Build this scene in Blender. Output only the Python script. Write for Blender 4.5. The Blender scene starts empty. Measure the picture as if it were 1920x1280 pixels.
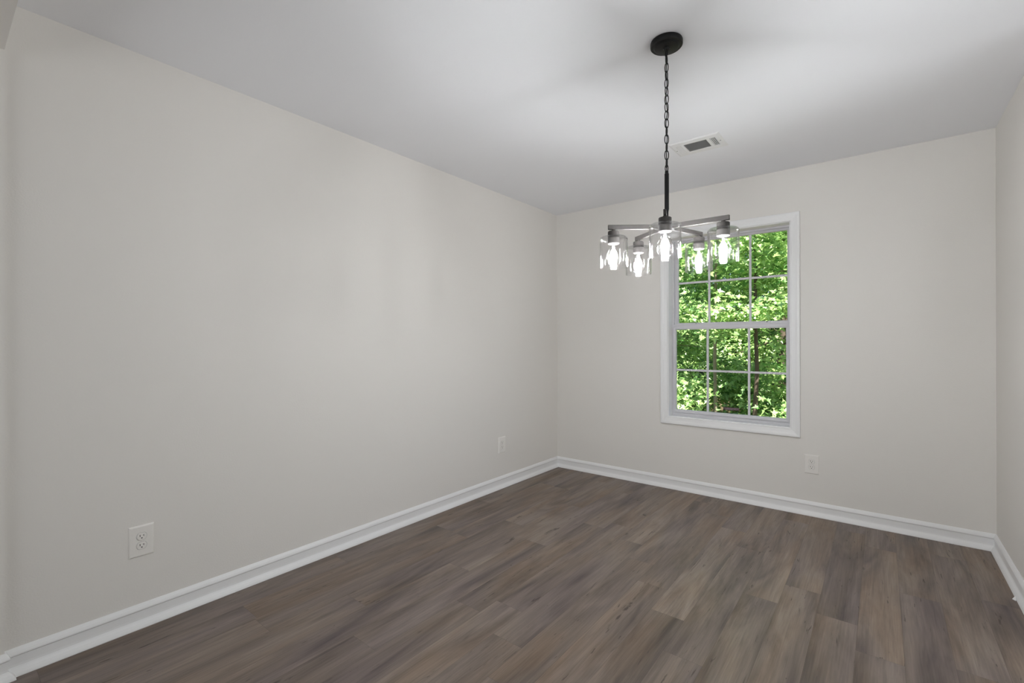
import bpy, bmesh, math, random
import numpy as np
from mathutils import Vector, Matrix

S = bpy.context.scene
COL = S.collection
PI = math.pi
H = 2.44            # ceiling height
W = 2.998           # room width (x), back wall is y = 0, left wall is x = 0
YF = -3.66          # room-side face of the front opening
YH = -3.80          # hall-side face of the front opening
YR = -7.6           # rear wall of the hall
XL, XR = -1.6, 4.6  # hall side walls
XS = 6.0            # far wall of an added room that holds a fill light
YO0, YO1, ZO = -3.25, -1.20, 2.40   # opening added in the right wall to admit fill light, out of frame

# ------------------------------------------------------------------ camera
yaw, pitch, roll = -0.66966, 0.0012, -0.0014
F = Vector((math.sin(yaw) * math.cos(pitch), math.cos(yaw) * math.cos(pitch), math.sin(pitch)))
R = Vector((math.cos(yaw), -math.sin(yaw), 0))
U = R.cross(F)
R2 = R * math.cos(roll) + U * math.sin(roll)
U2 = U * math.cos(roll) - R * math.sin(roll)
cd = bpy.data.cameras.new('camera')
cam = bpy.data.objects.new('camera', cd)
COL.objects.link(cam)
m = Matrix((R2, U2, -F)).transposed().to_4x4()
m.translation = Vector((2.4794, -3.8414, 1.2085))
cam.matrix_world = m
cd.sensor_width = 36
cd.lens = 874.75 / 1920 * 36
cd.clip_start = 0.01
cd.clip_end = 200
S.camera = cam

# ------------------------------------------------------------------ view, world, sun, added fill lights
S.view_settings.view_transform = 'Standard'
S.view_settings.look = 'None'
S.view_settings.gamma = 1
S.view_settings.exposure = 0.0
S.view_settings.use_curve_mapping = False
S.cycles.use_denoising = True
S.cycles.transparent_max_bounces = 24
S.cycles.max_bounces = 12
S.cycles.diffuse_bounces = 6
S.cycles.sample_clamp_indirect = 4.0

world = bpy.data.worlds.new('world')
S.world = world
world.use_nodes = True
wn = world.node_tree.nodes
bg = wn['Background']
sky = wn.new('ShaderNodeTexSky')
sky.sky_type = 'NISHITA'
sky.sun_disc = False
sky.sun_elevation = math.radians(52)
sky.sun_rotation = math.radians(150)
world.node_tree.links.new(sky.outputs[0], bg.inputs[0])
bg.inputs[1].default_value = 0.22

ld = bpy.data.lights.new('sun', 'SUN')
ld.energy = 19.0
ld.angle = math.radians(0.6)
ld.color = (1.0, 0.95, 0.86)
sun = bpy.data.objects.new('sun', ld)
sun.rotation_euler = Vector((0.45, -0.62, 1.05)).to_track_quat('Z', 'Y').to_euler()
COL.objects.link(sun)

ad = bpy.data.lights.new('hall_fill', 'AREA')  # unseen fill panel added behind the camera, tilted up to brighten the room
ad.shape = 'RECTANGLE'
ad.size = 3.2
ad.size_y = 1.7
ad.energy = 40
ad.color = (0.945, 0.98, 1.0)
hall = bpy.data.objects.new('hall_fill', ad)
hall.location = (1.2, YR + 0.75, 1.05)
hall.rotation_euler = Vector((0, -1, -0.85)).to_track_quat('Z', 'Y').to_euler()
COL.objects.link(hall)
ad2 = bpy.data.lights.new('added_room_fill', 'AREA')  # added fill panel, shines through the right-hand opening onto left wall and ceiling
ad2.shape = 'RECTANGLE'
ad2.size = 2.4
ad2.size_y = 1.7
ad2.energy = 30
ad2.color = (0.945, 0.98, 1.0)
side = bpy.data.objects.new('added_room_fill', ad2)
side.location = (XS - 1.0, -2.6, 0.85)
side.rotation_euler = Vector((1, -0.25, -0.9)).to_track_quat('Z', 'Y').to_euler()
COL.objects.link(side)
BULB = 590.0                               # filament emission


# ------------------------------------------------------------------ material helpers
def srgb(r, g, b):
    f = lambda c: (c / 255 / 12.92) if c / 255 <= 0.04045 else ((c / 255 + 0.055) / 1.055) ** 2.4
    return (f(r), f(g), f(b), 1)


def mat(name, col, rough=0.5, metal=0.0, bump=0.0, bscale=200.0, var=0.0, vscale=3.0, spec=0.5):
    mt = bpy.data.materials.new(name)
    mt.use_nodes = True
    nt = mt.node_tree
    b = nt.nodes['Principled BSDF']
    b.inputs['Base Color'].default_value = col
    b.inputs['Roughness'].default_value = rough
    b.inputs['Metallic'].default_value = metal
    b.inputs['Specular IOR Level'].default_value = spec
    tc = nt.nodes.new('ShaderNodeTexCoord')
    if bump:
        n = nt.nodes.new('ShaderNodeTexNoise')
        n.inputs['Scale'].default_value = bscale
        n.inputs['Detail'].default_value = 3
        nt.links.new(tc.outputs['Object'], n.inputs['Vector'])
        bp = nt.nodes.new('ShaderNodeBump')
        bp.inputs['Strength'].default_value = bump
        bp.inputs['Distance'].default_value = 0.002
        nt.links.new(n.outputs['Fac'], bp.inputs['Height'])
        nt.links.new(bp.outputs[0], b.inputs['Normal'])
    if var:
        n = nt.nodes.new('ShaderNodeTexNoise')
        n.inputs['Scale'].default_value = vscale
        nt.links.new(tc.outputs['Object'], n.inputs['Vector'])
        mx = nt.nodes.new('ShaderNodeMix')
        mx.data_type = 'RGBA'
        mx.inputs['A'].default_value = tuple(c * (1 - var) for c in col[:3]) + (1,)
        mx.inputs['B'].default_value = tuple(min(1, c * (1 + var)) for c in col[:3]) + (1,)
        nt.links.new(n.outputs['Fac'], mx.inputs['Factor'])
        nt.links.new(mx.outputs['Result'], b.inputs['Base Color'])
    return mt


def glass_mat(name, tint=(1, 1, 1), edge=0.16, gloss_rough=0.03, seeds=0.0):
    """thin clear glass: passes light straight through, mirrors more at grazing angles"""
    mt = bpy.data.materials.new(name)
    mt.use_nodes = True
    nt = mt.node_tree
    nt.nodes.remove(nt.nodes['Principled BSDF'])
    out = nt.nodes['Material Output']
    tr = nt.nodes.new('ShaderNodeBsdfTransparent')
    tr.inputs[0].default_value = tint + (1,)
    gl = nt.nodes.new('ShaderNodeBsdfGlossy')
    gl.inputs['Roughness'].default_value = gloss_rough
    lw = nt.nodes.new('ShaderNodeLayerWeight')
    lw.inputs['Blend'].default_value = 0.5
    pw = nt.nodes.new('ShaderNodeMath')
    pw.operation = 'POWER'
    pw.inputs[1].default_value = 3.0
    nt.links.new(lw.outputs['Facing'], pw.inputs[0])
    mx = nt.nodes.new('ShaderNodeMixShader')
    if seeds:
        tc = nt.nodes.new('ShaderNodeTexCoord')
        vo = nt.nodes.new('ShaderNodeTexVoronoi')
        vo.inputs['Scale'].default_value = 110
        nt.links.new(tc.outputs['Object'], vo.inputs['Vector'])
        rp = nt.nodes.new('ShaderNodeValToRGB')
        rp.color_ramp.elements[0].position = 0.05
        rp.color_ramp.elements[0].color = (1, 1, 1, 1)
        rp.color_ramp.elements[1].position = 0.22
        rp.color_ramp.elements[1].color = (0, 0, 0, 1)
        nt.links.new(vo.outputs['Distance'], rp.inputs[0])
        bp = nt.nodes.new('ShaderNodeBump')
        bp.inputs['Strength'].default_value = seeds
        bp.inputs['Distance'].default_value = 0.001
        nt.links.new(rp.outputs[0], bp.inputs['Height'])
        nz = nt.nodes.new('ShaderNodeTexNoise')
        nz.inputs['Scale'].default_value = 28
        nt.links.new(tc.outputs['Object'], nz.inputs['Vector'])
        b2 = nt.nodes.new('ShaderNodeBump')
        b2.inputs['Strength'].default_value = 0.04
        b2.inputs['Distance'].default_value = 0.004
        nt.links.new(nz.outputs['Fac'], b2.inputs['Height'])
        nt.links.new(bp.outputs[0], b2.inputs['Normal'])
        nt.links.new(b2.outputs[0], gl.inputs['Normal'])
        nt.links.new(b2.outputs[0], lw.inputs['Normal'])
    mu = nt.nodes.new('ShaderNodeMath')
    mu.operation = 'MULTIPLY_ADD'
    mu.inputs[1].default_value = 1.0
    mu.inputs[2].default_value = edge
    mu.use_clamp = True
    nt.links.new(pw.outputs[0], mu.inputs[0])
    nt.links.new(mu.outputs[0], mx.inputs[0])
    nt.links.new(tr.outputs[0], mx.inputs[1])
    nt.links.new(gl.outputs[0], mx.inputs[2])
    nt.links.new(mx.outputs[0], out.inputs[0])
    return mt


M = {}
M['wall'] = mat('wall_paint', srgb(226, 223, 218), 0.62, bump=0.25, bscale=160, spec=0.3)
M['ceiling'] = mat('ceiling_paint', srgb(239, 240, 243), 0.85, bump=0.12, bscale=120, spec=0.2)
M['trim'] = mat('white_trim_paint', srgb(235, 235, 235), 0.38, bump=0.05, bscale=60, spec=0.35)
M['vinyl'] = mat('white_vinyl', srgb(212, 211, 214), 0.55, bump=0.04, bscale=90, spec=0.2)
M['vinyl_dark'] = mat('grey_gasket', srgb(120, 120, 122), 0.6, bump=0.05)
M['plate'] = mat('outlet_plastic', srgb(233, 230, 225), 0.3, bump=0.02)
M['slot'] = mat('slot_dark', srgb(25, 22, 20), 0.6, bump=0.02)
M['black_metal'] = mat('black_metal', srgb(17, 17, 18), 0.45, 0.0, bump=0.06, bscale=120, spec=0.25)
M['bronze'] = mat('bronze_grey_metal', srgb(62, 59, 57), 0.7, 0.0, bump=0.05, bscale=200, spec=0.25)
M['cord'] = mat('black_cord', srgb(22, 22, 23), 0.6, bump=0.05)
M['grille'] = mat('vent_enamel', srgb(232, 232, 232), 0.45, bump=0.03)
M['duct'] = mat('duct_dark', srgb(60, 60, 62), 0.8, bump=0.05)
M['sticker'] = mat('sticker_dark', srgb(52, 34, 33), 0.5, bump=0.02)
M['sticker_print'] = mat('sticker_print', srgb(172, 152, 156), 0.5, bump=0.02)
M['siding'] = mat('exterior_siding', srgb(190, 186, 176), 0.7, bump=0.1)
M['bark_grey'] = mat('bark_grey', srgb(140, 128, 112), 0.9, bump=0.9, bscale=25, var=0.35, vscale=9)
M['bark_dark'] = mat('bark_dark', srgb(84, 72, 62), 0.9, bump=0.9, bscale=25, var=0.4, vscale=9)
M['ground'] = mat('leaf_litter', srgb(92, 78, 60), 0.95, bump=1.0, bscale=30, var=0.5, vscale=6)
M['shade'] = glass_mat('clear_shade_glass', (0.99, 0.99, 0.99), 0.035, 0.06, seeds=0.25)
M['bulb'] = glass_mat('clear_bulb_glass', (0.995, 0.995, 0.995), 0.02, 0.03)
M['pane'] = glass_mat('window_glass', (0.97, 0.985, 0.975), 0.0, 0.01)


def emis(name, col, s):
    mt = bpy.data.materials.new(name)
    mt.use_nodes = True
    b = mt.node_tree.nodes['Principled BSDF']
    b.inputs['Base Color'].default_value = (0.8, 0.8, 0.8, 1)
    b.inputs['Emission Color'].default_value = col
    b.inputs['Emission Strength'].default_value = s
    return mt


M['filament'] = emis('lit_filament', (0.96, 0.98, 1.0, 1), BULB)


def leaf_mat(name, dark, light):
    mt = bpy.data.materials.new(name)
    mt.use_nodes = True
    nt = mt.node_tree
    nt.nodes.remove(nt.nodes['Principled BSDF'])
    at = nt.nodes.new('ShaderNodeAttribute')
    at.attribute_name = 'tint'
    mx = nt.nodes.new('ShaderNodeMix')
    mx.data_type = 'RGBA'
    mx.inputs['A'].default_value = dark
    mx.inputs['B'].default_value = light
    nt.links.new(at.outputs['Fac'], mx.inputs['Factor'])
    df = nt.nodes.new('ShaderNodeBsdfDiffuse')
    tl = nt.nodes.new('ShaderNodeBsdfTranslucent')
    gl = nt.nodes.new('ShaderNodeBsdfGlossy')
    gl.inputs['Roughness'].default_value = 0.38
    m1 = nt.nodes.new('ShaderNodeMixShader')
    m1.inputs[0].default_value = 0.42
    m2 = nt.nodes.new('ShaderNodeMixShader')
    m2.inputs[0].default_value = 0.07
    nt.links.new(mx.outputs['Result'], df.inputs[0])
    nt.links.new(mx.outputs['Result'], tl.inputs[0])
    nt.links.new(df.outputs[0], m1.inputs[1])
    nt.links.new(tl.outputs[0], m1.inputs[2])
    nt.links.new(m1.outputs[0], m2.inputs[1])
    nt.links.new(gl.outputs[0], m2.inputs[2])
    nt.links.new(m2.outputs[0], nt.nodes['Material Output'].inputs[0])
    return mt


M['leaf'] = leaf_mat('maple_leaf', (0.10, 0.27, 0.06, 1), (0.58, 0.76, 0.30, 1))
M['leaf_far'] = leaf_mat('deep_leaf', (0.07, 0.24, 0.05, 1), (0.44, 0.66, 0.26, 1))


def floor_mat():
    mt = bpy.data.materials.new('vinyl_plank_floor')
    mt.use_nodes = True
    nt = mt.node_tree
    N, L = nt.nodes, nt.links
    b = N['Principled BSDF']

    def noise(vec, scale, detail, rough=0.5, dist=0.0):
        mp = N.new('ShaderNodeMapping')
        mp.inputs['Scale'].default_value = scale
        L.new(vec, mp.inputs['Vector'])
        n = N.new('ShaderNodeTexNoise')
        n.inputs['Scale'].default_value = 1
        n.inputs['Detail'].default_value = detail
        n.inputs['Roughness'].default_value = rough
        n.inputs['Distortion'].default_value = dist
        L.new(mp.outputs[0], n.inputs['Vector'])
        return n.outputs['Fac']

    def ramp(f, pts):
        r = N.new('ShaderNodeValToRGB')
        e = r.color_ramp.elements
        e[0].position, e[0].color = pts[0]
        e[1].position, e[1].color = pts[-1]
        for p, c in pts[1:-1]:
            x = e.new(p)
            x.color = c
        L.new(f, r.inputs[0])
        return r.outputs[0]

    def mixc(f, a, c, mode='MIX'):
        x = N.new('ShaderNodeMix')
        x.data_type = 'RGBA'
        x.blend_type = mode
        for sock, v in (('Factor', f), ('A', a), ('B', c)):
            if hasattr(v, 'links'):
                L.new(v, x.inputs[sock])
            else:
                x.inputs[sock].default_value = v
        return x.outputs['Result']

    uv = N.new('ShaderNodeUVMap')
    uv.uv_map = 'grain'
    V = uv.outputs[0]
    at = N.new('ShaderNodeAttribute')
    at.attribute_name = 'tone'
    big = noise(V, (9, 1.3, 1), 4, 0.6, 0.6)          # broad light and dark bands along the plank
    hue = noise(V, (5, 1.1, 1), 3, 0.5, 0.3)
    fine = noise(V, (160, 4, 1), 5, 0.65, 0.2)        # fine grain
    mid = noise(V, (42, 2.2, 1), 4, 0.6, 0.8)
    base = ramp(big, [(0.28, srgb(70, 59, 53)), (0.44, srgb(112, 98, 88)), (0.60, srgb(136, 122, 111)), (0.76, srgb(152, 139, 127))])
    hu = ramp(hue, [(0.35, srgb(112, 105, 112)), (0.5, srgb(128, 118, 110)), (0.65, srgb(140, 117, 94))])
    c = mixc(0.30, base, hu)
    g = ramp(fine, [(0.3, (0.80, 0.80, 0.80, 1)), (0.7, (1.10, 1.10, 1.10, 1))])
    c = mixc(1.0, c, mixc(1.0, c, g, 'MULTIPLY'))
    g2 = ramp(mid, [(0.30, (0.72, 0.71, 0.72, 1)), (0.55, (1.03, 1.03, 1.03, 1))])
    c = mixc(0.6, c, mixc(1.0, c, g2, 'MULTIPLY'))
    # sparse dark cracks and knots
    kn = noise(V, (26, 3.2, 1), 3, 0.6, 2.2)
    kr = ramp(kn, [(0.29, (1, 1, 1, 1)), (0.345, (0, 0, 0, 1))])
    km = N.new('ShaderNodeMath')
    km.operation = 'MULTIPLY'
    L.new(kr, km.inputs[0])
    km.inputs[1].default_value = 0.7
    c = mixc(km.outputs[0], c, srgb(52, 42, 37))
    tone = N.new('ShaderNodeVectorMath')
    tone.operation = 'SCALE'
    L.new(c, tone.inputs[0])
    L.new(at.outputs['Fac'], tone.inputs['Scale'])
    L.new(tone.outputs[0], b.inputs['Base Color'])
    b.inputs['Roughness'].default_value = 0.48
    b.inputs['Specular IOR Level'].default_value = 0.35
    bp = N.new('ShaderNodeBump')
    bp.inputs['Strength'].default_value = 0.15
    bp.inputs['Distance'].default_value = 0.0006
    L.new(fine, bp.inputs['Height'])
    L.new(bp.outputs[0], b.inputs['Normal'])
    return mt


M['floor'] = floor_mat()


# ------------------------------------------------------------------ mesh helpers
def link(name, me, material, parent=None, smooth=False):
    o = bpy.data.objects.new(name, me)
    COL.objects.link(o)
    if material is not None:
        me.materials.append(material)
    if parent is not None:
        o.parent = parent
    if smooth:
        me.polygons.foreach_set('use_smooth', [True] * len(me.polygons))
        me.update()
    return o


def obj(name, bm, material, parent=None, smooth=False, kind=None):
    bmesh.ops.recalc_face_normals(bm, faces=bm.faces)
    me = bpy.data.meshes.new(name)
    bm.to_mesh(me)
    bm.free()
    o = link(name, me, material, parent, smooth)
    if kind:
        o['kind'] = kind
    return o


def sharp(o, ang=40):
    o.data.set_sharp_from_angle(angle=math.radians(ang))


def empty(name, loc, label=None, cat=None, group=None, kind=None, rot=(0, 0, 0)):
    o = bpy.data.objects.new(name, None)
    o.empty_display_size = 0.05
    o.location = loc
    o.rotation_euler = rot
    COL.objects.link(o)
    if label:
        o['label'] = label
    if cat:
        o['category'] = cat
    if group:
        o['group'] = group
    if kind:
        o['kind'] = kind
    return o


def box(bm, a, b, bev=0.0):
    lo = [min(a[i], b[i]) for i in range(3)]
    hi = [max(a[i], b[i]) for i in range(3)]
    r = bmesh.ops.create_cube(bm, size=1)
    vs = r['verts']
    for v in vs:
        v.co = Vector([lo[i] + (v.co[i] + 0.5) * (hi[i] - lo[i]) for i in range(3)])
    if bev:
        es = list({e for v in vs for e in v.link_edges})
        bmesh.ops.bevel(bm, geom=es, offset=bev, segments=2, affect='EDGES', profile=0.6)


def tube(bm, pts, rad, seg=10, closed=False, cap=True):
    pts = [Vector(p) for p in pts]
    n = len(pts)
    rads = rad if isinstance(rad, (list, tuple)) else [rad] * n
    rings = []
    up = None
    for i, p in enumerate(pts):
        if closed:
            d = (pts[(i + 1) % n] - pts[i - 1]).normalized()
        else:
            d = (pts[min(i + 1, n - 1)] - pts[max(i - 1, 0)]).normalized()
        if up is None:
            up = Vector((0, 0, 1)) if abs(d.z) < 0.9 else Vector((1, 0, 0))
        a = (up - d * up.dot(d)).normalized()
        up = a
        b = d.cross(a)
        rings.append([bm.verts.new(p + (a * math.cos(2 * PI * k / seg) + b * math.sin(2 * PI * k / seg)) * rads[i]) for k in range(seg)])
    m_ = n if closed else n - 1
    for i in range(m_):
        r0, r1 = rings[i], rings[(i + 1) % n]
        for k in range(seg):
            bm.faces.new((r0[k], r0[(k + 1) % seg], r1[(k + 1) % seg], r1[k]))
    if cap and not closed:
        bm.faces.new(rings[0])
        bm.faces.new(list(reversed(rings[-1])))


def lathe(bm, prof, seg=40, c=(0, 0, 0)):
    """prof: list of (radius, z); radius 0 closes"""
    c = Vector(c)
    prev = None
    for r, z in prof:
        if r <= 1e-6:
            ring = [bm.verts.new(c + Vector((0, 0, z)))]
        else:
            ring = [bm.verts.new(c + Vector((r * math.cos(2 * PI * k / seg), r * math.sin(2 * PI * k / seg), z))) for k in range(seg)]
        if prev:
            for k in range(seg):
                a0 = prev[k % len(prev)]
                a1 = prev[(k + 1) % len(prev)]
                b0 = ring[k % len(ring)]
                b1 = ring[(k + 1) % len(ring)]
                f = []
                for v in (a0, a1, b1, b0):
                    if v not in f:
                        f.append(v)
                if len(f) > 2:
                    bm.faces.new(f)
        prev = ring


def quad_prism(bm, prof0, prof1):
    """two matching closed outlines joined into a solid"""
    a = [bm.verts.new(p) for p in prof0]
    b = [bm.verts.new(p) for p in prof1]
    n = len(a)
    for i in range(n):
        bm.faces.new((a[i], a[(i + 1) % n], b[(i + 1) % n], b[i]))
    bm.faces.new(a)
    bm.faces.new(list(reversed(b)))


# ------------------------------------------------------------------ floor
WP = 0.1479
SEAM0 = 2.694
LP = 1.19
known = {  # column index k (right edge at SEAM0 - k*WP) -> one end-joint y seen in the photo
    0: -0.92, -1: -0.285, 1: -0.383, 2: -1.37, 3: -1.175, 4: -0.20, 5: -0.85, 6: -0.605, 7: -0.40, 8: -0.193,
    9: -2.373, 10: -2.175, 11: -1.10, 12: -1.55, 13: -2.05, 14: -2.58, 15: -1.75, 16: -0.55, 17: -1.2}
tones = {(6, 1): 1.20, (7, 1): 0.98, (8, 1): 1.0, (4, 1): 1.10, (9, 1): 1.10, (2, 1): 0.82, (1, 1): 1.02}


def build_floor():
    rnd = random.Random(7)
    vs, fs, uvs, tn = [], [], [], []
    k = -22
    while SEAM0 - k * WP > XL:
        x1 = SEAM0 - k * WP
        x0 = x1 - WP
        j0 = known.get(k, rnd.uniform(-LP, 0))
        y = j0
        while y < 0.02:
            y += LP
        j = 0
        while y > YR:
            ya, yb = min(y, 0.02), max(y - LP, YR)
            if ya > yb:
                g = 0.0003
                a = len(vs)
                vs += [(x0 + g, yb + g, 0), (x1 - g, yb + g, 0), (x1 - g, ya - g, 0), (x0 + g, ya - g, 0)]
                fs.append((a, a + 1, a + 2, a + 3))
                ox, oy = rnd.uniform(0, 50), rnd.uniform(0, 50)
                uvs += [(ox, oy), (ox + WP, oy), (ox + WP, oy + ya - yb), (ox, oy + ya - yb)]
                base = rnd.choice((0.93, 0.97, 1.0, 1.02, 1.05))
                tn.append(tones.get((k, j), base))
            y -= LP
            j += 1
        k += 1
    # sub-floor under the seams
    a = len(vs)
    vs += [(XL, YR, -0.002), (XS, YR, -0.002), (XS, 0.02, -0.002), (XL, 0.02, -0.002),
           (XL, YR, -0.12), (XS, YR, -0.12), (XS, 0.02, -0.12), (XL, 0.02, -0.12)]
    for q in ((0, 1, 2, 3), (7, 6, 5, 4), (0, 4, 5, 1), (1, 5, 6, 2), (2, 6, 7, 3), (3, 7, 4, 0)):
        fs.append(tuple(a + i for i in q))
        uvs += [(0, 0), (0, 0), (0, 0), (0, 0)]
        tn.append(0.35)
    me = bpy.data.meshes.new('floor')
    me.from_pydata(vs, [], fs)
    u = me.uv_layers.new(name='grain')
    u.data.foreach_set('uv', np.array(uvs, dtype=np.float32).ravel())
    at = me.attributes.new('tone', 'FLOAT', 'FACE')
    at.data.foreach_set('value', np.array(tn, dtype=np.float32))
    o = link('floor', me, M['floor'])
    o['kind'] = 'structure'
    return o


build_floor()

# ------------------------------------------------------------------ shell
bm = bmesh.new()
box(bm, (XL - 0.1, YR - 0.1, H), (XS + 0.1, 0.14, H + 0.2))
obj('ceiling', bm, M['ceiling'], kind='structure')

bm = bmesh.new()
box(bm, (-0.12, YH, 0), (0, 0.14, H))
obj('wall_left', bm, M['wall'], kind='structure')
bm = bmesh.new()
box(bm, (W, YO1, 0), (W + 0.12, 0.14, H))
box(bm, (W, YH, 0), (W + 0.12, YO0, H))
box(bm, (W, YO0, ZO), (W + 0.12, YO1, H))  # strip above the opening added for the fill light
obj('wall_right', bm, M['wall'], kind='structure')

# window opening in the back wall
WX0, WX1, WZ0, WZ1 = 1.092, 1.970, 0.594, 2.066
bm = bmesh.new()
xs = [0, WX0, WX1, W]
zs = [0, WZ0, WZ1, H]
for yy in (0, 0.14):
    g = [[bm.verts.new((x, yy, z)) for z in zs] for x in xs]
    for i in range(3):
        for j in range(3):
            if (i, j) != (1, 1):
                bm.faces.new((g[i][j], g[i + 1][j], g[i + 1][j + 1], g[i][j + 1]))
    if yy == 0:
        g0 = g
ring = [(1, 1), (2, 1), (2, 2), (1, 2)]
for q in range(4):
    a, b_ = ring[q], ring[(q + 1) % 4]
    bm.faces.new((g0[a[0]][a[1]], g0[b_[0]][b_[1]], g[b_[0]][b_[1]], g[a[0]][a[1]]))
ring = [(0, 0), (3, 0), (3, 3), (0, 3)]
for q in range(4):
    a, b_ = ring[q], ring[(q + 1) % 4]
    bm.faces.new((g0[a[0]][a[1]], g0[b_[0]][b_[1]], g[b_[0]][b_[1]], g[a[0]][a[1]]))
obj('wall_back', bm, M['wall'], kind='structure')

# front opening: shallow side returns and a header
bm = bmesh.new()
box(bm, (0, YH, 0), (0.020, YF, H))
box(bm, (W - 0.020, YH, 0), (W, YF, H))
box(bm, (0.020, YH, 2.257), (W - 0.020, YF, H))
obj('wall_front', bm, M['wall'], kind='structure')
# hall the photograph was taken from
bm = bmesh.new()
box(bm, (XL - 0.1, YR - 0.1, 0), (XR + 0.1, YR, H))
obj('wall_hall_rear', bm, M['wall'], kind='structure')
bm = bmesh.new()
box(bm, (XL - 0.1, YR, 0), (XL, YH, H))
obj('wall_hall_left', bm, M['wall'], kind='structure')
bm = bmesh.new()
box(bm, (XR, YR, 0), (XR + 0.1, YH, H))
obj('wall_hall_right', bm, M['wall'], kind='structure')
bm = bmesh.new()
box(bm, (XL - 0.1, YH, 0), (-0.12, YH + 0.12, H))
obj('wall_hall_front_left', bm, M['wall'], kind='structure')
bm = bmesh.new()
box(bm, (W + 0.12, YH, 0), (XS + 0.1, YH + 0.12, H))
obj('wall_hall_front_right', bm, M['wall'], kind='structure')
bm = bmesh.new()  # invented room that encloses the fill light beyond the right wall
box(bm, (XS, YH + 0.12, 0), (XS + 0.1, 0.02, H))
obj('wall_added_room_right', bm, M['wall'], kind='structure')
bm = bmesh.new()
box(bm, (W + 0.12, 0.02, 0), (XS + 0.1, 0.14, H))
obj('wall_added_room_back', bm, M['wall'], kind='structure')

# baseboards: (offset from wall, height)
BP = [(0, 0), (0.027, 0), (0.0275, 0.003), (0.0245, 0.011), (0.0190, 0.020), (0.0125, 0.0275), (0.0098, 0.0320), (0.0090, 0.040), (0.0090, 0.0680),
      (0.0105, 0.0705), (0.0142, 0.0735), (0.0138, 0.0780), (0.0105, 0.0860), (0.0060, 0.0930), (0.0030, 0.0970), (0, 0.0972)]
bm = bmesh.new()
quad_prism(bm, [(t, YF, z) for t, z in BP], [(t, -t, z) for t, z in BP])
quad_prism(bm, [(0.020 + t, YH, z) for t, z in BP], [(0.020 + t, YF + t, z) for t, z in BP])
quad_prism(bm, [(t, YF + t, z) for t, z in BP], [(0.020 + t, YF + t, z) for t, z in BP])
o = obj('baseboard_left', bm, M['trim'], kind='structure')
bm = bmesh.new()
quad_prism(bm, [(t, -t, z) for t, z in BP], [(W - t, -t, z) for t, z in BP])
obj('baseboard_back', bm, M['trim'], kind='structure')
bm = bmesh.new()
quad_prism(bm, [(W - t, YO1, z) for t, z in BP], [(W - t, -t, z) for t, z in BP])
# a small lifted splinter where two lengths meet
quad_prism(bm, [(W - 0.026, -0.645, 0.0), (W - 0.026, -0.645, 0.010), (W - 0.020, -0.645, 0.010), (W - 0.020, -0.645, 0)],
           [(W - 0.040, -0.672, 0.001), (W - 0.040, -0.672, 0.003), (W - 0.030, -0.685, 0.003), (W - 0.030, -0.685, 0)])
obj('baseboard_right', bm, M['trim'], kind='structure')

# ------------------------------------------------------------------ window
win = empty('window_1', ((WX0 + WX1) / 2, 0, WZ0), kind='structure')
wloc = Vector(win.location)


def wpart(name, bm, material, parent=win, smooth=False):
    off = wloc
    for v in bm.verts:
        v.co -= off
    return obj(name, bm, material, parent, smooth)


def sweep_rect(bm, x0, x1, z0, z1, prof):
    """prof: (outward distance from the rectangle, y); mitred picture frame"""
    cs = [(x0, z0, -1, -1), (x1, z0, 1, -1), (x1, z1, 1, 1), (x0, z1, -1, 1)]
    rings = [[bm.verts.new((cx + sx * u, y, cz + sz * u)) for u, y in prof] for cx, cz, sx, sz in cs]
    n = len(prof)
    for i in range(4):
        a, b2 = rings[i], rings[(i + 1) % 4]
        for k in range(n):
            bm.faces.new((a[k], a[(k + 1) % n], b2[(k + 1) % n], b2[k]))


bm = bmesh.new()   # casing: colonial profile, thick on the outside
sweep_rect(bm, WX0, WX1, WZ0, WZ1, [(0.000, 0.0), (0.000, -0.0075), (0.004, -0.0105), (0.008, -0.0095), (0.012, -0.0100), (0.030, -0.0125), (0.036, -0.0145), (0.040, -0.0165), (0.047, -0.0180), (0.057, -0.0180), (0.060, -0.0165), (0.061, -0.014), (0.061, 0.0)])
wpart('window_casing', bm, M['trim'])
bm = bmesh.new()   # jamb liner
sweep_rect(bm, WX0 + 0.004, WX1 - 0.004, WZ0 + 0.004, WZ1 - 0.004, [(0, -0.002), (0.004, -0.002), (0.004, 0.14), (0, 0.14)])
wpart('window_jamb', bm, M['trim'])
JX0, JX1, JZ0, JZ1 = WX0 + 0.004, WX1 - 0.004, WZ0 + 0.004, WZ1 - 0.004
bm = bmesh.new()   # outer vinyl frame
sweep_rect(bm, JX0 + 0.012, JX1 - 0.012, JZ0 + 0.012, JZ1 - 0.012, [(0, 0.092), (0.012, 0.092), (0.012, 0.150), (0, 0.150)])
sweep_rect(bm, JX0 + 0.016, JX1 - 0.016, JZ0 + 0.016, JZ1 - 0.016, [(0, 0.108), (0.006, 0.108), (0.006, 0.113), (0, 0.113)])
box(bm, (JX0 + 0.010, 0.094, JZ0 + 0.010), (JX1 - 0.010, 0.150, JZ0 + 0.020))
wpart('window_frame', bm, M['vinyl'])

MUL = 0.0165


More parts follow.
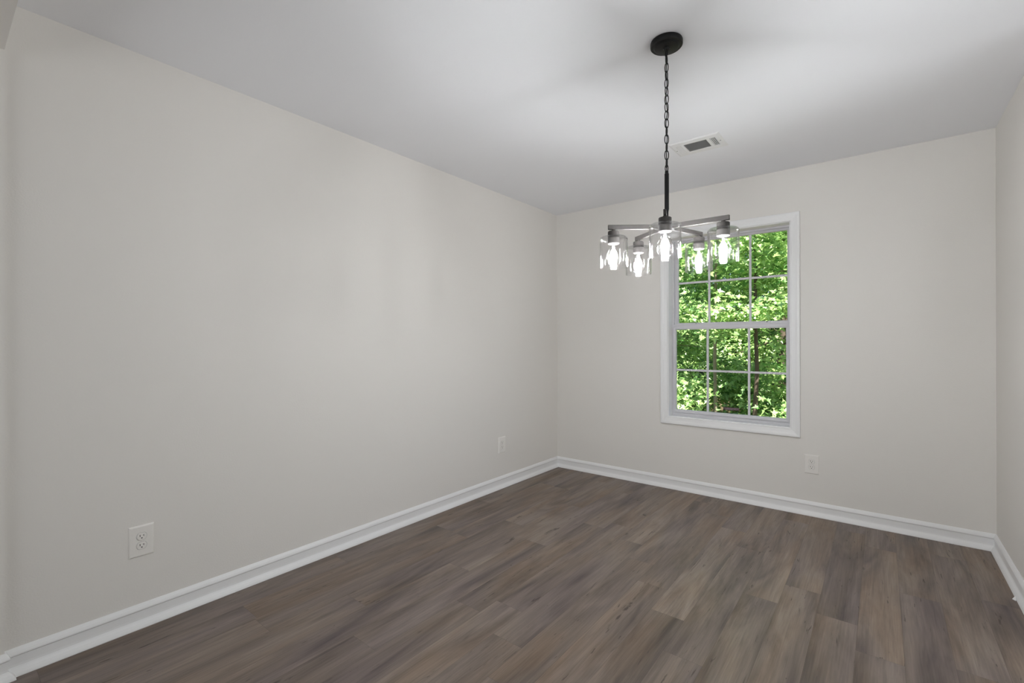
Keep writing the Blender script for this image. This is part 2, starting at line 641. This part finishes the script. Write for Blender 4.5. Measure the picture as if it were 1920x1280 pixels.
def sash(name, x0, x1, z0, z1, gx0, gx1, gz0, gz1, yf, yb, mux, muz):
    bm = bmesh.new()
    # stiles and rails with a small inner step
    box(bm, (x0, yf, z0), (gx0, yb, z1), 0.0015)
    box(bm, (gx1, yf, z0), (x1, yb, z1), 0.0015)
    box(bm, (gx0, yf, z0), (gx1, yb, gz0), 0.0015)
    box(bm, (gx0, yf, gz1), (gx1, yb, z1), 0.0015)
    s = wpart(name, bm, M['vinyl'])
    ym = (yf + yb) / 2
    bm = bmesh.new()
    for mx_ in mux:
        box(bm, (mx_ - MUL / 2, ym - 0.008, gz0 + 0.0005), (mx_ + MUL / 2, ym + 0.003, gz1 - 0.0005), 0.002)
    for mz in muz:
        xs_ = [gx0 + 0.0005] + [v for mx_ in mux for v in (mx_ - MUL / 2 - 0.0002, mx_ + MUL / 2 + 0.0002)] + [gx1 - 0.0005]
        for q in range(0, len(xs_), 2):
            box(bm, (xs_[q], ym - 0.0075, mz - MUL / 2), (xs_[q + 1], ym + 0.003, mz + MUL / 2), 0.002)
    for v in bm.verts:
        v.co -= wloc
    obj('muntin_grid', bm, M['vinyl'], s)
    bm = bmesh.new()
    box(bm, (gx0 + 0.0002, ym + 0.0045, gz0 + 0.0002), (gx1 - 0.0002, ym + 0.0075, gz1 - 0.0002))
    for v in bm.verts:
        v.co -= wloc
    obj('glass_pane', bm, M['pane'], s)
    return s, ym


up, yu = sash('upper_sash', JX0 + 0.013, JX1 - 0.013, 1.338, JZ1 - 0.013, 1.1345, 1.9365, 1.366, 2.0335, 0.117, 0.145, (1.3835, 1.6865), (1.6995,))
lo, yl = sash('lower_sash', JX0 + 0.0125, JX1 - 0.0125, JZ0 + 0.021, 1.352, 1.1260, 1.9325, 0.6440, 1.3105, 0.080, 0.112, (1.3800, 1.6835), (0.9740,))
bm = bmesh.new()
box(bm, (JX0 + 0.02, 0.0745, 1.3185), (JX1 - 0.02, 0.0805, 1.3305), 0.002)
box(bm, (JX0 + 0.02, 0.0760, 1.342), (JX1 - 0.02, 0.0805, 1.350), 0.0015)
box(bm, (JX0 + 0.02, 0.0745, 0.622), (JX1 - 0.02, 0.0805, 0.632), 0.002)
for v in bm.verts:
    v.co -= wloc
obj('rail_lip', bm, M['vinyl'], lo)
for lx in (1.285, 1.800):
    bm = bmesh.new()
    box(bm, (lx - 0.030, 0.086, 1.3515), (lx + 0.030, 0.108, 1.3555), 0.001)
    box(bm, (lx - 0.012, 0.082, 1.3553), (lx + 0.018, 0.100, 1.3610), 0.0015)
    for v in bm.verts:
        v.co -= wloc
    k = obj('sash_lock', bm, M['vinyl'], lo)
    bm = bmesh.new()
    box(bm, (lx + 0.004, 0.0805, 1.3555), (lx + 0.011, 0.0835, 1.3600))
    for v in bm.verts:
        v.co -= wloc
    # the dark latch slot belongs to the lock's sash level
    obj('latch_slot', bm, M['slot'], lo)

# alarm-company sticker on the lower sash glass
sx0, sx1, sz0, sz1 = 1.4965, 1.6120, 0.6690, 0.6935
gy = yl + 0.0045
st = empty('window_sticker', ((sx0 + sx1) / 2, gy, sz0), 'small dark brown security sticker low on the middle pane of the window', 'sticker')
so = Vector(st.location)
bm = bmesh.new()
box(bm, (sx0, gy - 0.0006, sz0), (sx1, gy - 0.0001, sz1))
for v in bm.verts:
    v.co -= so
obj('backing', bm, M['sticker'], st)
bm = bmesh.new()
for z, h, xa, xb in ((0.6845, 0.0040, 0.004, 0.074), (0.6755, 0.0030, 0.012, 0.070)):
    x = sx0 + xa
    rr = random.Random(3)
    while x < sx0 + xb:
        w_ = rr.uniform(0.004, 0.008)
        box(bm, (x, gy - 0.0010, z - h / 2), (min(x + w_, sx0 + xb), gy - 0.0005, z + h / 2))
        x += w_ + 0.0009
for v in bm.verts:
    v.co -= so
obj('printed_lines', bm, M['sticker_print'], st)
tcv = bpy.data.curves.new('text', 'FONT')
tcv.body = 'ADT'
tcv.size = 0.0195
tcv.extrude = 0.0002
tcv.align_x = 'CENTER'
tcv.align_y = 'CENTER'
tob = bpy.data.objects.new('text', tcv)
COL.objects.link(tob)
bpy.context.view_layer.update()
me = bpy.data.meshes.new_from_object(tob.evaluated_get(bpy.context.evaluated_depsgraph_get()))
bpy.data.objects.remove(tob)
lt = link('lettering', me, M['sticker_print'], st)
lt.rotation_euler = (PI / 2, 0, 0)
lt.location = (0.0355, -0.0010, (sz1 - sz0) / 2)


# ------------------------------------------------------------------ outlets
def outlet(loc, rotz, label):
    t = empty('electrical_outlet', loc, label, 'outlet', 'white duplex outlets on the walls', rot=(0, 0, rotz))
    # local: plate in xz plane, faces -y, centred on origin
    bm = bmesh.new()
    w, h = 0.0440, 0.0660
    a = [(-w, 0, -h), (w, 0, -h), (w, 0, h), (-w, 0, h)]
    rings = []
    for ins, y in ((0, 0), (0.0, -0.0015), (0.0012, -0.0035), (0.0045, -0.0058), (0.007, -0.0062)):
        rings.append([bm.verts.new((sx * (w - ins), y, sz * (h - ins))) for sx, sz in ((-1, -1), (1, -1), (1, 1), (-1, 1))])
    for r0, r1 in zip(rings, rings[1:]):
        for k in range(4):
            bm.faces.new((r0[k], r0[(k + 1) % 4], r1[(k + 1) % 4], r1[k]))
    bm.faces.new(rings[-1])
    bm.faces.new(list(reversed(rings[0])))
    obj('cover_plate', bm, M['plate'], t)
    bm = bmesh.new()
    lathe(bm, [(0, -0.0003), (0.0030, -0.0003), (0.0034, 0.0006), (0.0034, 0.0012)], 14)
    for v in bm.verts:
        v.co = Vector((v.co.x, v.co.z - 0.0072, v.co.y))
    obj('screw', bm, M['plate'], t)
    for s in (1, -1):
        cz = s * 0.0195
        # receptacle face: circle with flattened top and bottom, small moat round it
        def outline(r, fl, y, n=36):
            out = []
            for k in range(n):
                a_ = 2 * PI * k / n
                x, z = r * math.cos(a_), r * math.sin(a_)
                z = max(-fl, min(fl, z))
                out.append((x, y, cz + z))
            return out
        bm = bmesh.new()
        lay = [outline(0.0182, 0.0152, -0.0061), outline(0.0182, 0.0152, -0.0068), outline(0.0176, 0.0146, -0.0068), outline(0.0174, 0.0144, -0.0064),
               outline(0.0168, 0.0138, -0.0064), outline(0.0164, 0.0134, -0.0084), outline(0.0155, 0.0126, -0.0090)]
        vr = [[bm.verts.new(p) for p in L_] for L_ in lay]
        for r0, r1 in zip(vr, vr[1:]):
            for k in range(36):
                bm.faces.new((r0[k], r0[(k + 1) % 36], r1[(k + 1) % 36], r1[k]))
        bm.faces.new(vr[-1])
        bm.faces.new(list(reversed(vr[0])))
        rc = obj('receptacle', bm, M['plate'], t)
        bm = bmesh.new()
        box(bm, (-0.0075, -0.0092, cz - 0.0005), (-0.0053, -0.0088, cz + 0.0085))
        box(bm, (0.0053, -0.0092, cz + 0.0005), (0.0073, -0.0088, cz + 0.0075))
        n = 14
        hole = [(0.0026 * math.cos(2 * PI * k / n), -0.0092, cz - 0.0065 + max(-0.0018, 0.0026 * math.sin(2 * PI * k / n))) for k in range(n)]
        quad_prism(bm, hole, [(x, -0.0088, z) for x, y, z in hole])
        sl = obj('prong_slots', bm, M['slot'], rc)
        # thin recess line round the receptacle
        bm = bmesh.new()
        o1 = outline(0.0188, 0.0158, -0.00628)
        o2 = outline(0.0182, 0.0152, -0.00628)
        v1 = [bm.verts.new(p) for p in o1]
        v2 = [bm.verts.new(p) for p in o2]
        v3 = [bm.verts.new((x, -0.0061, z)) for x, y, z in o1]
        for k in range(36):
            bm.faces.new((v1[k], v1[(k + 1) % 36], v2[(k + 1) % 36], v2[k]))
            bm.faces.new((v1[k], v1[(k + 1) % 36], v3[(k + 1) % 36], v3[k]))
        obj('recess_ring', bm, M['vinyl_dark'], rc)
    return t


outlet((2.0975, 0, 0.3550), 0, 'white duplex outlet on the back wall, below and right of the window')
outlet((0, -3.2620, 0.3640), PI / 2, 'large near duplex outlet low on the left wall')
outlet((0, -0.8490, 0.3545), PI / 2, 'small far duplex outlet on the left wall near the room corner')

# ------------------------------------------------------------------ ceiling vent
vx0, vx1, vy0, vy1 = 1.4330, 1.7320, -0.9480, -0.7100
vent = empty('air_vent', ((vx0 + vx1) / 2, (vy0 + vy1) / 2, H), 'white rectangular air register set in the ceiling between chandelier and window', 'vent')
vo = Vector(vent.location)


def vpart(name, bm, material, parent=vent):
    for v in bm.verts:
        v.co -= vo
    return obj(name, bm, material, parent)


gxa, gxb, gya, gyb = 1.4655, 1.7000, -0.8950, -0.7660
secs = [(1.4655, 1.4960), (1.5130, 1.6480), (1.6660, 1.7000)]
bm = bmesh.new()
zt, zb = H - 0.0005, H - 0.0060
# plate made of strips round the three louvre fields
cols = [vx0 + 0.012, 1.4655, 1.4960, 1.5130, 1.6480, 1.6660, 1.7000, vx1 - 0.012]
rows = [vy0 + 0.012, gya, gyb, vy1 - 0.012]
for i in range(7):
    for j in range(3):
        if j == 1 and i in (1, 3, 5):
            continue
        box(bm, (cols[i], rows[j], zb), (cols[i + 1], rows[j + 1], zt))
# sloped rim
quad = [((vx0, vy0), (vx1, vy0), (vx1 - 0.012, vy0 + 0.012), (vx0 + 0.012, vy0 + 0.012)),
        ((vx1, vy0), (vx1, vy1), (vx1 - 0.012, vy1 - 0.012), (vx1 - 0.012, vy0 + 0.012)),
        ((vx1, vy1), (vx0, vy1), (vx0 + 0.012, vy1 - 0.012), (vx1 - 0.012, vy1 - 0.012)),
        ((vx0, vy1), (vx0, vy0), (vx0 + 0.012, vy0 + 0.012), (vx0 + 0.012, vy1 - 0.012))]
for q in quad:
    vz = (H - 0.0016, H - 0.0016, zb, zb)
    a = [bm.verts.new((x, y, z)) for (x, y), z in zip(q, vz)]
    b_ = [bm.verts.new((x, y, H - 0.0002)) for (x, y) in q]
    bm.faces.new(a)
    bm.faces.new(list(reversed(b_)))
    for k in range(4):
        bm.faces.new((a[k], a[(k + 1) % 4], b_[(k + 1) % 4], b_[k]))
vpart('face_plate', bm, M['grille'])
for (xa, xb), lean in zip(secs, (1, 0, -1)):
    bm = bmesh.new()
    if lean:
        n = 4
        for k in range(n):
            x = xa + (xb - xa) * (k + 0.5) / n
            d = 0.0042 * lean
            quad_prism(bm, [(x - d - 0.0006, gya, zb + 0.0005), (x - d + 0.0006, gya, zb + 0.0005), (x + d + 0.0006, gya, zt), (x + d - 0.0006, gya, zt)],
                       [(x - d - 0.0006, gyb, zb + 0.0005), (x - d + 0.0006, gyb, zb + 0.0005), (x + d + 0.0006, gyb, zt), (x + d - 0.0006, gyb, zt)])
    else:
        n = 16
        for k in range(n):
            y = gya + (gyb - gya) * (k + 0.5) / n
            d = 0.0036
            quad_prism(bm, [(xa, y - d - 0.0005, zb + 0.0005), (xa, y - d + 0.0005, zb + 0.0005), (xa, y + d + 0.0005, zt), (xa, y + d - 0.0005, zt)],
                       [(xb, y - d - 0.0005, zb + 0.0005), (xb, y - d + 0.0005, zb + 0.0005), (xb, y + d + 0.0005, zt), (xb, y + d - 0.0005, zt)])
    vpart('louvre_bank', bm, M['grille'])
bm = bmesh.new()
box(bm, (1.460, -0.900, H - 0.0008), (1.705, -0.761, H - 0.0002))
vpart('duct_backing', bm, M['duct'])
for sx in (1.452, 1.714):
    bm = bmesh.new()
    lathe(bm, [(0.004, zb), (0.0038, zb - 0.0008), (0.002, zb - 0.0012), (0, zb - 0.0012)], 14, (sx, -0.829, 0))
    vpart('screw', bm, M['vinyl_dark'])

# ------------------------------------------------------------------ chandelier
CX, CY = 1.7900, -1.9463
ch = empty('chandelier', (CX, CY, H), 'black five-light chandelier with clear glass shades hanging on a chain', 'chandelier')


def cpart(name, bm, material, parent=ch, smooth=False, dz=H):
    for v in bm.verts:
        v.co.z -= dz
    o = obj(name, bm, material, parent, smooth)
    if smooth:
        sharp(o)
    return o


bm = bmesh.new()   # canopy
lathe(bm, [(0, H - 0.0005), (0.062, H - 0.0005), (0.0635, H - 0.004), (0.0635, H - 0.018), (0.061, H - 0.021), (0.051, H - 0.0215), (0.048, H - 0.0255), (0.044, H - 0.027),
           (0.014, H - 0.0285), (0.0115, H - 0.031), (0.0105, H - 0.036), (0, H - 0.0365)], 56)
can = cpart('canopy', bm, M['black_metal'], smooth=True)
bm = bmesh.new()   # canopy loop
pts = [(0.0095 * math.cos(a), 0, H - 0.047 + 0.0125 * math.sin(a)) for a in [2 * PI * k / 20 for k in range(20)]]
tube(bm, pts, 0.0020, 8, closed=True)
lp = cpart('canopy_loop', bm, M['black_metal'], smooth=True)
lp.rotation_euler = (0, 0, math.radians(-40))

# chain: links of 40 mm alternating about a slow twist
z0c, z1c = H - 0.058, 1.925
NL = 14
pitch_l = (z0c - z1c) / NL
ll, lw_ = pitch_l + 0.0080, 0.0185
chain_rt = None


def link_bm(zc, ang):
    b = bmesh.new()
    P = []
    hl, hw = ll / 2 - 0.0015, lw_ / 2 - 0.0015
    for k in range(24):
        a = 2 * PI * k / 24
        x = hw * math.copysign(abs(math.cos(a)) ** 0.8, math.cos(a))
        z = hl * math.copysign(abs(math.sin(a)) ** 0.95, math.sin(a))
        P.append((x * math.cos(ang), x * math.sin(ang), zc + z))
    tube(b, P, 0.0019, 7, closed=True)
    return b


cam_ang = math.atan2(R.y, R.x)       # direction that faces a link flat to the camera
for k in range(NL):
    zc = z0c - pitch_l * (k + 0.5)
    tw = math.radians(48) * (1 - min(1, k / 9.0))
    ang = cam_ang + (k % 2) * PI / 2 + (tw if k % 2 == 0 else -tw * 0.3) + (0.9 if (k % 2 and k < 9) else 0)
    b = link_bm(zc, ang)
    o = cpart('chain_link', b, M['black_metal'], smooth=True)
# cord woven through the chain
bm = bmesh.new()
P = []
for k in range(46):
    t = k / 45
    z = H - 0.036 + (1.905 - (H - 0.036)) * t
    w_ = 0.0028 * math.sin(t * PI * 9) * math.sin(PI * t)
    P.append((w_ * math.cos(cam_ang), w_ * math.sin(cam_ang), z))
tube(bm, P, 0.0019, 7)
cpart('power_cord', bm, M['cord'], smooth=True)
# stem with end loop and collars
bm = bmesh.new()
pts = [(0.0062 * math.cos(a) * math.cos(cam_ang), 0.0062 * math.cos(a) * math.sin(cam_ang), 1.9200 + 0.0150 * math.sin(a)) for a in [2 * PI * k / 20 for k in range(20)]]
tube(bm, pts, 0.0018, 8, closed=True)
cpart('stem_loop', bm, M['black_metal'], smooth=True)
bm = bmesh.new()
lathe(bm, [(0, 1.9085), (0.0068, 1.9085), (0.0072, 1.907), (0.0072, 1.899), (0.0088, 1.8975), (0.0088, 1.752), (0.0080, 1.748), (0.0070, 1.742), (0.0062, 1.6975), (0, 1.6975)], 24)
cpart('stem', bm, M['black_metal'], smooth=True)
ZA0 = 1.6705        # arm underside
ZA1 = ZA0 + 0.019
bm = bmesh.new()   # hub
lathe(bm, [(0, 1.7000), (0.0065, 1.6995), (0.0080, 1.6980), (0.0090, ZA1 + 0.0040), (0.026, ZA1 + 0.0030), (0.030, ZA1), (0.030, ZA0 - 0.001), (0.027, ZA0 - 0.004), (0.010, ZA0 - 0.006), (0.006, ZA0 - 0.012), (0, ZA0 - 0.013)], 32)
cpart('hub', bm, M['bronze'], smooth=True)

RA = 0.217
OUT = []
for k in range(5):
    phi = math.radians(34.0 + 72 * k)               # in (camera right, depth) axes
    v = R * math.cos(phi) + Vector((F.x, F.y, 0)).normalized() * math.sin(phi)
    d = Vector((v.x, v.y, 0)).normalized()
    s = Vector((-d.y, d.x, 0))
    bm = bmesh.new()
    r0, r1 = 0.026, RA + 0.0225
    pr = []
    for rr_ in (r0, r1):
        pr.append([d * rr_ + s * sg * 0.0052 + Vector((0, 0, z)) for sg, z in ((-1, ZA0), (1, ZA0), (1, ZA1), (-1, ZA1))])
    quad_prism(bm, pr[0], pr[1])
    bmesh.ops.recalc_face_normals(bm, faces=bm.faces)
    bmesh.ops.bevel(bm, geom=[e for e in bm.edges], offset=0.0008, segments=1, affect='EDGES')
    arm = cpart('arm', bm, M['bronze'])
    c = d * RA
    cx, cy = c.x, c.y
    # socket: cup over the glass, collar under it
    bm = bmesh.new()
    zt_ = ZA0
    lathe(bm, [(0, zt_ + 0.0002), (0.0075, zt_), (0.0080, zt_ - 0.003), (0.0080, zt_ - 0.0065), (0.0215, zt_ - 0.0070), (0.0232, zt_ - 0.0090), (0.0236, zt_ - 0.0290), (0, zt_ - 0.0292)], 36, (cx, cy, 0))
    zg = zt_ - 0.0290      # top of the glass
    lathe(bm, [(0, zg - 0.0042), (0.0215, zg - 0.0042), (0.0236, zg - 0.0065), (0.0236, zg - 0.0285), (0.0205, zg - 0.0310), (0.0165, zg - 0.0318), (0, zg - 0.0318)], 36, (cx, cy, 0))
    lathe(bm, [(0.0190, zg + 0.0002), (0.0190, zg - 0.0044)], 24, (cx, cy, 0))
    sk = cpart('lamp_socket', bm, M['bronze'], smooth=True)
    # glass shade: flat shoulder with rounded corner, straight sides, open below
    bm = bmesh.new()
    ro, th, hh = 0.0565, 0.0024, 0.1270
    prof = [(0.0192, zg - 0.0004)]
    prof += [(0.046, zg - 0.0006)]
    for q in range(1, 8):
        a = PI / 2 * q / 8
        prof.append((ro - 0.0115 + 0.0115 * math.sin(a), zg - 0.0006 - 0.0115 * (1 - math.cos(a))))
    prof += [(ro, zg - 0.013), (ro, zg - hh + 0.002), (ro - 0.0006, zg - hh), (ro - th, zg - hh), (ro - th - 0.0004, zg - hh + 0.002), (ro - th, zg - 0.014)]
    for q in range(7, 0, -1):
        a = PI / 2 * q / 8
        prof.append((ro - 0.0115 + 0.0091 * math.sin(a), zg - 0.0036 - 0.0095 * (1 - math.cos(a))))
    prof += [(0.045, zg - 0.0036), (0.0192, zg - 0.0036), (0.0192, zg - 0.0004)]
    lathe(bm, prof, 56, (cx, cy, 0))
    bmesh.ops.remove_doubles(bm, verts=bm.verts, dist=1e-6)
    cpart('glass_shade', bm, M['shade'], parent=sk, smooth=True)
    # bulb: clear pear-shaped envelope and glowing column inside
    zb_ = zg - 0.0318
    bm = bmesh.new()
    bp_ = [(0.0125, zb_ + 0.001), (0.0132, zb_ - 0.006), (0.0150, zb_ - 0.014), (0.0190, zb_ - 0.024), (0.0240, zb_ - 0.034), (0.0280, zb_ - 0.044), (0.0300, zb_ - 0.053), (0.0300, zb_ - 0.060),
           (0.0280, zb_ - 0.069), (0.0235, zb_ - 0.077), (0.0165, zb_ - 0.083), (0.0080, zb_ - 0.0865), (0, zb_ - 0.0872)]
    lathe(bm, bp_, 36, (cx, cy, 0))
    cpart('light_bulb', bm, M['bulb'], parent=sk, smooth=True)
    bm = bmesh.new()
    lathe(bm, [(0, zb_ - 0.006), (0.0035, zb_ - 0.008), (0.0045, zb_ - 0.020), (0.0110, zb_ - 0.030), (0.0150, zb_ - 0.045), (0.0140, zb_ - 0.060), (0.0090, zb_ - 0.068), (0, zb_ - 0.071)], 18, (cx, cy, 0))
    cpart('bulb_filament', bm, M['filament'], parent=sk, smooth=True)

# ------------------------------------------------------------------ outdoors
bm = bmesh.new()
gv = {}
NX, NY = 36, 30
rg = random.Random(4)
for i in range(NX + 1):
    for j in range(NY + 1):
        x = -22 + 44 * i / NX
        y = 0.6 + 34 * j / NY
        z = -1.15 + 0.03 * y + max(0, y - 12) * 0.10 + rg.uniform(-0.05, 0.05)
        gv[i, j] = bm.verts.new((x, y, z))
for i in range(NX):
    for j in range(NY):
        bm.faces.new((gv[i, j], gv[i + 1, j], gv[i + 1, j + 1], gv[i, j + 1]))
obj('ground', bm, M['ground'], smooth=True, kind='structure')
bm = bmesh.new()
box(bm, (XL - 0.1, 0.141, -1.6), (XS + 0.1, 0.175, -0.12))
obj('foundation_wall', bm, M['siding'], kind='structure')


def gz(x, y):
    return -1.15 + 0.03 * y + max(0, y - 12) * 0.10


half = np.array([(0, 0), (0.10, -0.02), (0.34, -0.10), (0.26, 0.10), (0.58, 0.26), (0.36, 0.36), (0.20, 0.38), (0.17, 0.60), (0.0, 1.0)])
NHV = len(half)


def leaves_mesh(name, centers, size, rng, up=0.5, toward=0.0):
    """centers: (n,3). each leaf is two lobed halves folded on the midrib"""
    n = len(centers)
    sz = size * rng.uniform(0.7, 1.25, n)
    nrm = rng.normal(size=(n, 3))
    nrm /= np.linalg.norm(nrm, axis=1)[:, None]
    nrm[:, 2] = np.abs(nrm[:, 2])
    nrm += np.array([0.1, -toward, up])
    nrm /= np.linalg.norm(nrm, axis=1)[:, None]
    t = rng.normal(size=(n, 3))
    t[:, 2] -= 0.5
    t -= nrm * (t * nrm).sum(1)[:, None]
    t /= np.linalg.norm(t, axis=1)[:, None]
    b = np.cross(nrm, t)
    vs = np.empty((n, 2, NHV, 3), dtype=np.float32)
    fold = rng.uniform(0.05, 0.35, n)
    for h, sg in ((0, 1), (1, -1)):
        hx, hy = half[:, 0] * sg, half[:, 1]
        lift = np.abs(half[:, 0])
        P = centers[:, None, :] + sz[:, None, None] * (b[:, None, :] * hx[None, :, None] + t[:, None, :] * hy[None, :, None]
                                                      + nrm[:, None, :] * (lift[None, :, None] * fold[:, None, None] - 0.18 * hy[None, :, None] ** 2))
        vs[:, h] = P
    nv = n * 2 * NHV
    me = bpy.data.meshes.new(name)
    me.vertices.add(nv)
    me.vertices.foreach_set('co', vs.ravel())
    me.loops.add(nv)
    me.loops.foreach_set('vertex_index', np.arange(nv, dtype=np.int32))
    me.polygons.add(n * 2)
    me.polygons.foreach_set('loop_start', np.arange(0, nv, NHV, dtype=np.int32))
    me.polygons.foreach_set('loop_total', np.full(n * 2, NHV, dtype=np.int32))
    me.update(calc_edges=True)
    at = me.attributes.new('tint', 'FLOAT', 'FACE')
    at.data.foreach_set('value', np.repeat(np.clip(rng.beta(1.6, 1.6, n), 0, 1), 2).astype(np.float32))
    return me


def tree(x, y, height, r, bark, lab, seed, cw=2.2, z_lo=0.6, clumps=110, per=55, leaf=0.105, lmat='leaf', group=None, name='maple_tree', cat='tree', lean=0.0, trunk=True, flo=0.06):
    rng = np.random.default_rng(seed)
    z0 = gz(x, y) - 0.1
    root = empty(name, (x, y, z0), lab, cat, group)
    bm = bmesh.new()
    path = []
    n = 9
    wob = rng.normal(0, 0.05, (n, 2)).cumsum(0) * (1.0 if trunk else 0.2)
    for i in range(n):
        f = i / (n - 1)
        path.append(Vector((wob[i, 0] * 0.6 + lean * f * height * 0.1, wob[i, 1] * 0.6, f * height)))
    path[0] = Vector((0, 0, 0))
    tube(bm, path, [r * (1.0 - 0.72 * i / (n - 1)) for i in range(n)], 10)
    cs = []
    nb = max(6, clumps // 6)
    for k in range(nb):
        f = rng.uniform(flo, 0.98)
        zb0 = z_lo + f * (height - z_lo)
        zb0 = min(zb0, height * 0.97)
        i = min(n - 2, int(zb0 / height * (n - 1)))
        ff = zb0 / height * (n - 1) - i
        p = path[i].lerp(path[i + 1], ff)
        a = rng.uniform(0, 2 * PI)
        L = cw * rng.uniform(0.45, 1.0) * (1.0 - 0.45 * f)
        rise = rng.uniform(-0.15, 0.45) * L
        q = [p]
        for s_ in range(1, 5):
            u = s_ / 4
            q.append(p + Vector((math.cos(a) * L * u, math.sin(a) * L * u, rise * u - 0.18 * L * u * u)) + Vector(rng.normal(0, 0.04, 3)))
        rb = r * 0.30 * (1 - 0.4 * f)
        tube(bm, q, [rb * (1 - 0.8 * s_ / 4) for s_ in range(5)], 6)
        for c_ in range(max(1, clumps // nb)):
            u = rng.uniform(0.35, 1.05)
            j = min(3, int(u * 4))
            base = q[j].lerp(q[j + 1], u * 4 - j)
            cc = base + Vector((rng.normal(0, 0.22 * cw / 2), rng.normal(0, 0.22 * cw / 2), rng.normal(0, 0.16)))
            cs.append(cc)
            if rng.random() < 0.4:
                tube(bm, [base, base.lerp(cc, 0.6) + Vector((0, 0, 0.03)), cc], [0.006, 0.004, 0.002], 4)
    obj('trunk', bm, M[bark], root, smooth=True)
    C = []
    for cc in cs:
        m_ = int(per * rng.uniform(0.5, 1.4))
        q = rng.normal(0, 1, (m_, 3)) * np.array([0.30, 0.30, 0.075]) * (leaf / 0.105) ** 0.5
        tilt = rng.normal(0, 0.35, 2)
        q[:, 2] += q[:, 0] * tilt[0] + q[:, 1] * tilt[1]
        C.append(q + np.array(cc))
    C = np.concatenate(C)
    me = leaves_mesh('foliage', C, leaf, rng, up=0.7, toward=0.45)
    link('foliage', me, M[lmat], root)
    return root


tree(-0.275, 6.4, 7.5, 0.042, 'bark_grey', 'slim grey-barked maple whose trunk shows behind the left muntin of the window', 11, cw=2.0, z_lo=1.3, clumps=110, flo=0.2)
tree(0.628, 5.6, 7.0, 0.044, 'bark_dark', 'dark-trunked maple standing behind the right muntin of the window', 12, cw=1.8, z_lo=1.3, clumps=100, flo=0.2)
tree(0.10, 12.0, 9.0, 0.145, 'bark_dark', 'maple with a thick dark trunk deeper in the woods behind the right panes', 13, cw=3.0, z_lo=1.0, clumps=220)
tree(-2.9, 7.8, 6.5, 0.07, 'bark_grey', 'maple filling the left panes with bright leaves', 14, cw=2.6, z_lo=0.6, clumps=180)
tree(2.6, 6.8, 6.5, 0.07, 'bark_grey', 'maple with bright sunlit leaves filling the upper right pane', 15, cw=2.4, z_lo=0.7, clumps=170)
BK = 'woodland trees crowded behind the nearer maples'
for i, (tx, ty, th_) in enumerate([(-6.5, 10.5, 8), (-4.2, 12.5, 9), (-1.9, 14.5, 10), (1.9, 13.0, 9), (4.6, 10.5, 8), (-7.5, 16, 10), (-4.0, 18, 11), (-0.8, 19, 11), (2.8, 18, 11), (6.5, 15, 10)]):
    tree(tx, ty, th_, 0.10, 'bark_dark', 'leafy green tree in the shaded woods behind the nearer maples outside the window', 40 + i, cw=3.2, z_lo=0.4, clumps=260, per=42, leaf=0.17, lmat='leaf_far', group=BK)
US = 'young maple bushes under the trees'
for i, (tx, ty, th_) in enumerate([(-3.3, 6.0, 1.9), (-2.2, 7.0, 1.5), (-0.9, 7.2, 1.4), (0.95, 7.0, 1.2), (1.7, 6.4, 1.6), (-0.2, 9.2, 1.5), (-1.9, 10.0, 2.2), (3.0, 9.0, 2.0), (-4.6, 8.6, 2.2), (-0.7, 5.1, 1.3), (1.15, 4.7, 1.0), (0.15, 7.7, 1.9), (-1.5, 5.8, 1.9), (-3.2, 12.2, 2.6), (-0.9, 12.6, 2.4), (1.3, 10.6, 2.3), (-2.2, 15.8, 3.0), (0.4, 16.0, 3.0), (2.4, 13.8, 2.8), (-5.2, 15, 3.0)]):
    tree(tx, ty, th_, 0.02, 'bark_dark', 'low leafy maple bush in the undergrowth outside the window', 70 + i, cw=0.7 + 0.28 * th_, z_lo=0.2, clumps=int(18 * th_ + 8), per=45, leaf=0.10, group=US, name='maple_bush', cat='bush', trunk=False)
